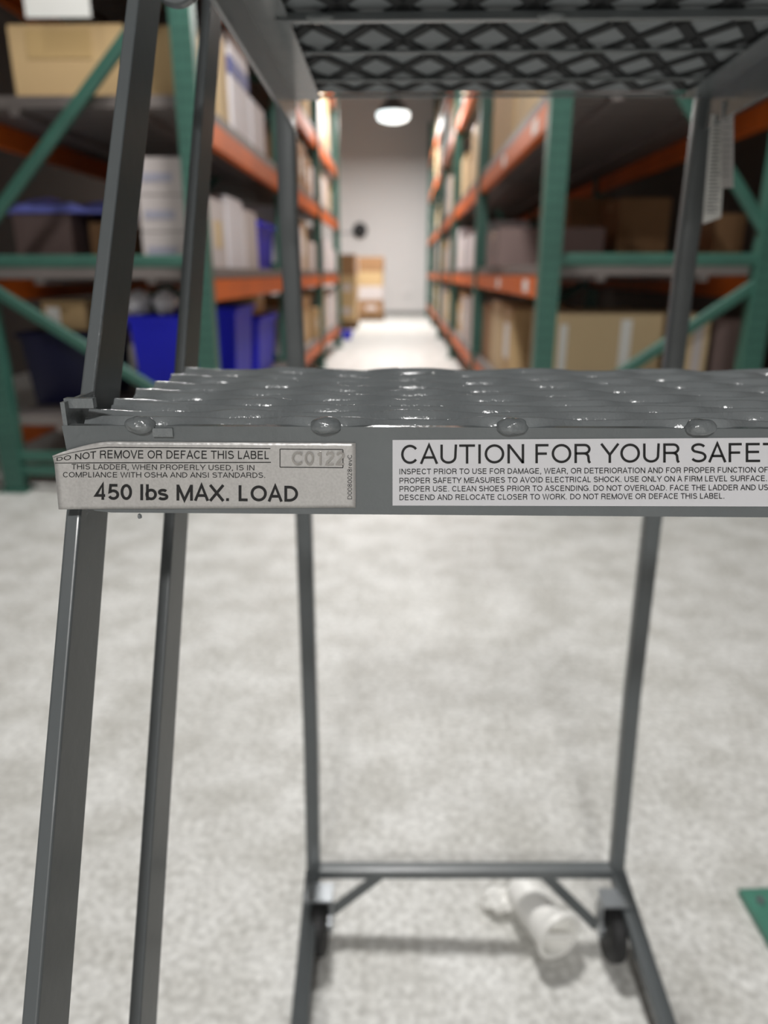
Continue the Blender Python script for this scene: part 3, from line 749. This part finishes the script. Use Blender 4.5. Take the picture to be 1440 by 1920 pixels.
def bagobj(cx, cy, z0, rx, ry, rz, m, label, cat='bag', name='plastic_bag', seed=0):
    bm = bmesh.new(); bmesh.ops.create_icosphere(bm, subdivisions=4, radius=1.0)
    for v in bm.verts:
        n_ = noise.noise(v.co*2.2 + Vector((seed, 1, 2)))*0.25 + noise.noise(v.co*6 + Vector((seed, 1, 2)))*0.07
        c_ = v.co*(1+n_)
        v.co = Vector((cx + c_.x*rx, cy + c_.y*ry, max(z0, z0 + rz*0.85 + c_.z*rz)))
    return tag(obj(name, finish(bm, name, m, True)), label, cat)
inL = LXF - 0.05; inR = RXF + 0.05      # faces flush with the aisle posts
outL = LXR + 0.05; outR = RXR - 0.05
e = 0.001
# --- left rack, first bay
L1 = LLV[2] + e
carton_px(12, 228, 48, 3.42, 0.45, L1, 'tan', 'large tan carton on the left rack shelf above the blue film', stickers=[('f', 0.15, 0.72, 0.56, 0.95, 'tape')])  # its panel is a slightly darker tan patch high on the front
carton_px(238, 352, 50, 3.42, 0.42, L1, 'tan', 'tan carton behind the ladder bars, right of the large tan carton')
carton(inL-0.2, inL+0.03, 3.95, 4.16, L1, 2.12, 'tan2', 'narrow pale carton beside the white carton with blue band')
carton(inL-0.3, inL+0.04, 4.2, 4.66, L1, 2.18, 'white', 'tall white carton with a blue band on the left rack', name='white_carton', stickers=[('f', 0.0, 1.0, 0.6, 0.78, 'blueprint'), ('r', 0.0, 1.0, 0.6, 0.78, 'blueprint')], tape=False)
carton(inL-0.3, inL+0.03, 4.78, 5.2, L1, 2.0, 'white', 'shorter white carton just beyond the blue banded one', name='white_carton', tape=False)
carton(outL, outL+0.38, 4.5, 5.4, L1, 2.05, 'brown', 'dim brown carton at the back of the left rack upper shelf')
L0 = LLV[1] + e
xs0 = U(262, 400, Y=3.4).x; xs1 = U(348, 400, Y=3.4).x
for k in range(3):
    z0 = L0 + 0.152*k
    carton(xs0+0.002*k, xs1+0.003*k, 3.4, 3.58, z0, z0+0.145, 'offwhite', 'white printed carton between the ladder bars, ' + ('bottom', 'middle', 'top')[k] + ' of three stacked', name='white_carton', stickers=[('f', 0.1, 0.75, 0.35, 0.6, 'faintprint')], tape=False)
carton_px(22, 130, 402, 3.75, 0.5, L0, 'mauve', 'dull mauve carton under the blue film on the left rack')
carton_px(166, 206, 418, 3.85, 0.5, L0, 'brown', 'dark brown carton right of the dull mauve one')
p = U(70, 385, Y=3.72)
fm = bmesh.new()
aa = U(-10, 372, Y=3.8); bb = U(205, 395, Y=3.8)
ztop = U(70, 402, Y=3.75).z + 0.006
n = 26; rows_ = []
for i in range(n+1):
    x = aa.x + (bb.x-aa.x)*i/n; rr_ = []
    for j_ in range(9):
        yy = 3.72 + 0.5*j_/8
        zz_ = ztop + 0.05 + 0.045*noise.noise(Vector((x*9, yy*6, 0))) - 0.02*(1 if j_ == 0 else 0)
        rr_.append(fm.verts.new((x, yy, max(zz_, ztop + 0.012))))
    rows_.append(rr_)
for i in range(n):
    for j_ in range(8): fm.faces.new((rows_[i][j_], rows_[i+1][j_], rows_[i+1][j_+1], rows_[i][j_+1]))
ex = bmesh.ops.extrude_face_region(fm, geom=fm.faces[:])
for v in [g for g in ex['geom'] if isinstance(g, bmesh.types.BMVert)]: v.co.z = ztop
tag(obj('folded_film', finish(fm, 'folded_film', 'film', True)), 'shiny blue plastic film folded over the cartons on the left rack', 'plastic film')
carton(inL-0.3, inL+0.02, 3.64, 3.95, L0, 1.35, 'offwhite', 'off-white carton at the aisle edge of the left rack waist shelf', name='white_carton', stickers=[('r', 0.2, 0.7, 0.3, 0.7, 'tan2')], tape=False)
carton(inL-0.32, inL+0.02, 4.0, 4.38, L0, 1.39, 'white', 'white carton left of the upright blue bin', name='white_carton', tape=False)
carton(inL-0.3, inL+0.02, 4.44, 4.8, L0, 1.36, 'offwhite', 'off-white carton touching the upright blue bin', name='white_carton', tape=False)
tote(inL-0.3, inL+0.02, 4.88, 5.45, L0, 1.33, 'bluetote', 'upright blue bin on the left rack waist shelf')
Lf = LLV[0] + e
tote_px(32, 162, 622, 3.62, 0.6, Lf, 'navytote', 'dark navy tote on the left rack bottom shelf')
tote_px(238, 338, 592, 3.55, 0.55, Lf, 'bluetote', 'blue tote under the two white bags')
tote(inL-0.36, inL+0.0, 4.15, 4.65, Lf, 0.83, 'bluetote', 'blue tote behind the ladder rear post, bottom shelf')
tote(inL-0.34, inL+0.02, 4.72, 5.35, Lf, 0.74, 'bluetote', 'bright blue low tote farther along the left bottom shelf')
carton(inL-0.33, inL-0.02, 4.8, 5.15, 0.745, 0.86, 'tan', 'small tan carton lying on the far blue tote')
bagtop = U(290, 592, Y=3.6).z
for k, px in enumerate((266, 316)):
    c_ = U(px, 560, Y=3.78)
    bagobj(c_.x, 3.72, bagtop+0.002, 0.056, 0.07, 0.062, 'bag', ('left white poly bag on the blue tote', 'right white poly bag on the blue tote')[k], seed=k*4.0)
ct = U(90, 622, Y=3.62).z
carton(U(85, 600, Y=3.72).x, U(166, 600, Y=3.72).x, 3.7, 4.0, ct+0.002, U(100, 565, Y=3.72).z, 'tan', 'tan carton resting on the navy tote', stickers=[('f', 0.1, 0.4, 0.2, 0.8, 'paper')])
# --- right rack, first bay
R2 = RLV[2] + e; R1 = RLV[1] + e; R0 = RLV[0] + e
carton(inR-0.02, inR+0.5, 3.9, 4.75, R2, 2.5, 'tan2', 'big pale tan carton nearest on the right rack upper shelf')
carton(inR-0.02, inR+0.5, 4.85, 5.95, R2, 2.45, 'tan', 'big tan carton second along the right rack upper shelf')
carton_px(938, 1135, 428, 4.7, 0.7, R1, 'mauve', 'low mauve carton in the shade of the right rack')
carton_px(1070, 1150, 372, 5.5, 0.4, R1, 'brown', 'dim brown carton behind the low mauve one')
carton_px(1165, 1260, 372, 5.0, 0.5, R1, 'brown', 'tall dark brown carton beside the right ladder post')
carton_px(1345, 1400, 402, 3.8, 0.5, R1, 'brown', 'reddish brown carton next to the right rear green post')
carton_px(1040, 1245, 590, 3.6, 0.6, R0, 'tan2', 'long tan carton with two white labels on the right bottom shelf', stickers=[('f', 0.06, 0.13, 0.35, 0.9, 'paper'), ('f', 0.62, 0.72, 0.3, 0.95, 'paper')])
carton_px(1262, 1335, 592, 3.55, 0.5, R0, 'tan2', 'tan carton right of the long two-label carton', stickers=[('f', 0.6, 0.85, 0.2, 0.95, 'offwhite')])
carton_px(1345, 1392, 600, 3.6, 0.5, R0, 'mauve', 'brownish grey carton beside the right outer post')
carton(inR-0.02, inR+0.4, 4.45, 4.9, R0, 0.80, 'tan', 'tan carton with a pale label at the aisle edge, right bottom shelf', stickers=[('l', 0.3, 0.7, 0.3, 0.8, 'paper')])
carton(inR-0.02, inR+0.4, 4.98, 5.5, R0, 0.82, 'tan2', 'pale carton second along the right bottom shelf')
carton(inR-0.02, inR+0.4, 5.58, 6.05, R0, 0.78, 'brown', 'brown carton third along the right bottom shelf')

# --- farther bays
words = ['first', 'second', 'third', 'fourth', 'fifth', 'sixth', 'seventh']
lvn = ['bottom', 'waist-high', 'middle', 'upper', 'highest']
colname = {'tan': 'tan', 'tan2': 'pale tan', 'brown': 'brown', 'white': 'white', 'offwhite': 'off-white', 'mauve': 'mauve'}
def fill(side, ys, levels, xin, bays):
    nm = 'left' if side < 0 else 'right'
    for b_i in bays:
        for li, L in enumerate(levels):
            ya, yb_ = ys[b_i]+0.1, ys[b_i+1]-0.08
            y = ya; k = 0
            nxt = levels[li+1]-0.16 if li+1 < len(levels) else L+0.7
            while y < yb_-0.3 and k < 6:
                dy = min(random.uniform(0.4, 0.75) if b_i > 0 else 0.6, yb_-y)
                h = min(random.uniform(0.26, 0.5) if li < 3 else random.uniform(0.4, 0.7), nxt-L-0.06)
                dx = random.uniform(0.35, 0.6)
                pool = ['tan', 'tan2', 'tan', 'brown', 'white', 'offwhite'] if side < 0 else ['tan2', 'tan', 'tan2', 'brown', 'offwhite']
                if li == 1 and side < 0: pool = ['white', 'offwhite', 'white', 'tan']
                if side > 0 and li == 1 and b_i == 1: pool = ['white']
                mm = random.choice(pool)
                j_ = random.uniform(-0.03, 0.03)
                x0, x1 = (xin-dx+0.03+j_, xin+0.03+j_) if side < 0 else (xin-0.03+j_, xin-0.03+dx+j_)
                lab_ = '%s carton, %s along the %s shelf, %s bay of the %s rack' % (colname[mm], words[k], lvn[li], words[b_i], nm)
                carton(x0, x1, y, y+dy-0.03, L+e, L+e+h, mm, lab_, 'cartons in the farther bays', tape=(mm not in ('white', 'offwhite')),
                       stickers=[('r' if side < 0 else 'l', 0.2, 0.5, 0.3, 0.7, 'paper')] if random.random() < 0.4 else ())
                y += dy; k += 1
fill(-1, LYS, LLV, inL, [1, 2])
fill(1, RYS, RLV, inR, [1, 2, 3])
fill(-1, LYS[:2], [LLV[3]], inL, [0]); 
# --- floor stacks near the far wall
def stack(x0, x1, y0, y1, hs, ms, where):
    z = 0.145
    t = thing('wood_pallet', ((x0+x1)/2, (y0+y1)/2, 0), 'wooden pallet under the stack of cartons ' + where, 'pallet')
    for k in range(5):
        bm = bmesh.new(); w_ = (x1-x0+0.04)/5; add_box(bm, x0-0.02+w_*k+0.01, x0-0.02+w_*(k+1)-0.01, y0, y1, 0.12, 0.14)
        obj('deck_board', finish(bm, 'deck_board', 'wood'), t)
    for yy in (y0, (y0+y1)/2-0.04, y1-0.08):
        bm = bmesh.new(); add_box(bm, x0-0.01, x1+0.01, yy, yy+0.08, 0, 0.12); obj('bearer', finish(bm, 'bearer', 'wood'), t)
    for k, (h, m_) in enumerate(zip(hs, ms)):
        carton(x0+0.01*(k % 2), x1-0.015*((k+1) % 2), y0, y1, z, z+h, m_, '%s carton, %s from the bottom of the stack %s' % (colname[m_], words[k], where),
               stickers=[('f', 0.3, 0.75, 0.3, 0.6, 'offwhite')] if k < 2 else ())
        z += h + 0.006
a = U(672, 600, Y=16.4).x; c_ = U(719, 600, Y=16.4).x
stack(a, c_, 16.4, 17.1, [0.3, 0.28, 0.3, 0.3], ['brown', 'offwhite', 'tan', 'brown'], 'by the far wall')
a = U(632, 600, Y=13.9).x; c_ = U(668, 600, Y=13.9).x
stack(a, c_, 13.9, 14.7, [0.42, 0.4, 0.36], ['tan', 'tan', 'brown'], 'in the aisle beside the left rack')
a = U(638, 640, Z=0.0)
tote(U(640, 632, Y=11.6).x, U(660, 632, Y=11.6).x, 11.6, 11.85, 0.001, 0.13, 'bluetote', 'small blue bin on the floor at the foot of the left rack')
# --- on the far wall
p = U(675, 432, Y=WALL_Y)
t = thing('wall_bell', (p.x, WALL_Y, p.z), 'small black alarm bell high on the far white wall', 'bell')
bm = bmesh.new(); lathe(bm, [(0.02, -0.16), (0.1, -0.15), (0.17, -0.1), (0.18, -0.04), (0.18, -0.03)], (p.x, WALL_Y, p.z), 'Y', 24)
obj('bell_dome', finish(bm, 'bell_dome', 'black', True), t)
bm = bmesh.new(); add_box(bm, p.x-0.07, p.x+0.07, WALL_Y-0.03, WALL_Y-0.001, p.z-0.1, p.z+0.1); obj('back_box', finish(bm, 'back_box', 'black'), t)
bm = bmesh.new(); cyl(bm, (p.x-0.55, WALL_Y-0.02, p.z-0.06), (p.x-0.07, WALL_Y-0.02, p.z-0.06), 0.015, 10); obj('conduit', finish(bm, 'conduit', 'zinc'), t)
p = U(762, 548, Y=WALL_Y)
bm = bmesh.new(); lathe(bm, [(0.02, -0.03), (0.12, -0.028), (0.14, -0.015), (0.145, -0.001)], (p.x, WALL_Y, p.z), 'Y', 28)
tag(obj('wall_cover', finish(bm, 'wall_cover', 'wall', True)), 'faint round white cover low on the far wall', 'cover')
# --- white sign hanging at the top left
a = U(40, -30, Y=3.2); c_ = U(170, 32, Y=3.2)
bm = bmesh.new(); add_box(bm, a.x, c_.x, 3.2, 3.206, c_.z, a.z+0.0); bevel(bm, 0.004)
sg = tag(obj('hanging_placard', finish(bm, 'hanging_placard', 'paper')), 'blank white placard hanging from the left rack at the top corner', 'sign')
bm = bmesh.new(); zt2 = LLV[3]
for x in (a.x+0.05, c_.x-0.05): add_box(bm, x-0.004, x+0.004, 3.206, 3.262, a.z-0.03, a.z-0.02)
obj('hook', finish(bm, 'hook', 'zinc'), sg)
# --- crumpled white plastic roll on the floor below the crossbar
c0 = U(972, 1662, Z=0.036); c1 = U(1046, 1762, Z=0.036)
t = thing('plastic_roll', (c1.x, c1.y, 0), 'crumpled white plastic roll lying on the floor beside the right caster', 'plastic roll')
d = (c1-c0).normalized(); s_ = d.cross(Vector((0, 0, 1))).normalized(); u_ = Vector((0, 0, 1))
bm = bmesh.new(); pts = []; secs = []
def ringsec(r_, sd, inner=False):
    o_ = []
    for k in range(28):
        a_ = 2*math.pi*k/28; rr2 = r_*(1 + 0.1*noise.noise(Vector((math.cos(a_)*1.5, math.sin(a_)*1.5, sd))))
        o_.append(s_*rr2*math.cos(a_) + u_*rr2*math.sin(a_))
    return o_
L_ = (c1-c0).length
for (t_, r_, zz_) in ((0, 0.006, 0), (0.0, 0.024, 0), (0.05, 0.029, 0), (0.3, 0.031, 0.001), (0.6, 0.030, 0), (0.82, 0.033, 0.003), (0.97, 0.040, 0.009), (1.04, 0.040, 0.009), (1.04, 0.033, 0.009), (0.72, 0.027, 0.003), (0.72, 0.004, 0.003)):
    pts.append(c0 + (c1-c0)*t_ + Vector((0, 0, zz_))); secs.append(ringsec(r_, t_*6))
sweep(bm, pts, secs)
obj('roll_body', finish(bm, 'roll_body', 'plastic_white', True), t)
bm = bmesh.new(); cc = c1 + d*0.0 + Vector((0, 0, 0.007))
rod(bm, cc - s_*0.026 - u_*0.012, cc + s_*0.026 + u_*0.012, 0.012, 0.004, up=tuple(d), r=0.0015)
obj('folded_strip', finish(bm, 'folded_strip', 'plastic_white'), t)
g = U(938, 1685, Z=0.02)
bm = bmesh.new(); bmesh.ops.create_icosphere(bm, subdivisions=3, radius=1.0)
for v in bm.verts:
    n_ = 1 + 0.4*noise.noise(v.co*2.4)
    v.co = Vector((g.x + v.co.x*0.028*n_, g.y + v.co.y*0.02*n_, max(0.001, 0.017 + v.co.z*0.018*n_)))
obj('loose_end', finish(bm, 'loose_end', 'plastic_white', True), t)
# --- green steel guard at the right edge of the floor
q0, q1, q2 = [U(x, y, Z=0.014) for x, y in ((1386, 1667), (1560, 1660), (1462, 1800))]
pts = [q0, q1, q1 + q2 - q0, q2]
bm = bmesh.new()
hi = [bm.verts.new(p) for p in pts]; lo = [bm.verts.new((p.x, p.y, 0.001)) for p in pts]
bm.faces.new(hi); bm.faces.new(lo[::-1])
for i in range(4): bm.faces.new((hi[i], lo[i], lo[(i+1) % 4], hi[(i+1) % 4]))
bevel(bm, 0.002)
t = tag(obj('steel_plate', finish(bm, 'steel_foot', 'greenlight')), 'green painted steel base plate lying at the right edge of the floor', 'metal plate')
bm = bmesh.new(); cpt = U(1425, 1690, Z=0.0145); lathe(bm, [(0.002, 0.006), (0.006, 0.006), (0.007, 0.0), (0.007, -0.002)], cpt, 'Z', 12)
obj('bolt', finish(bm, 'bolt', 'zinc'), t)
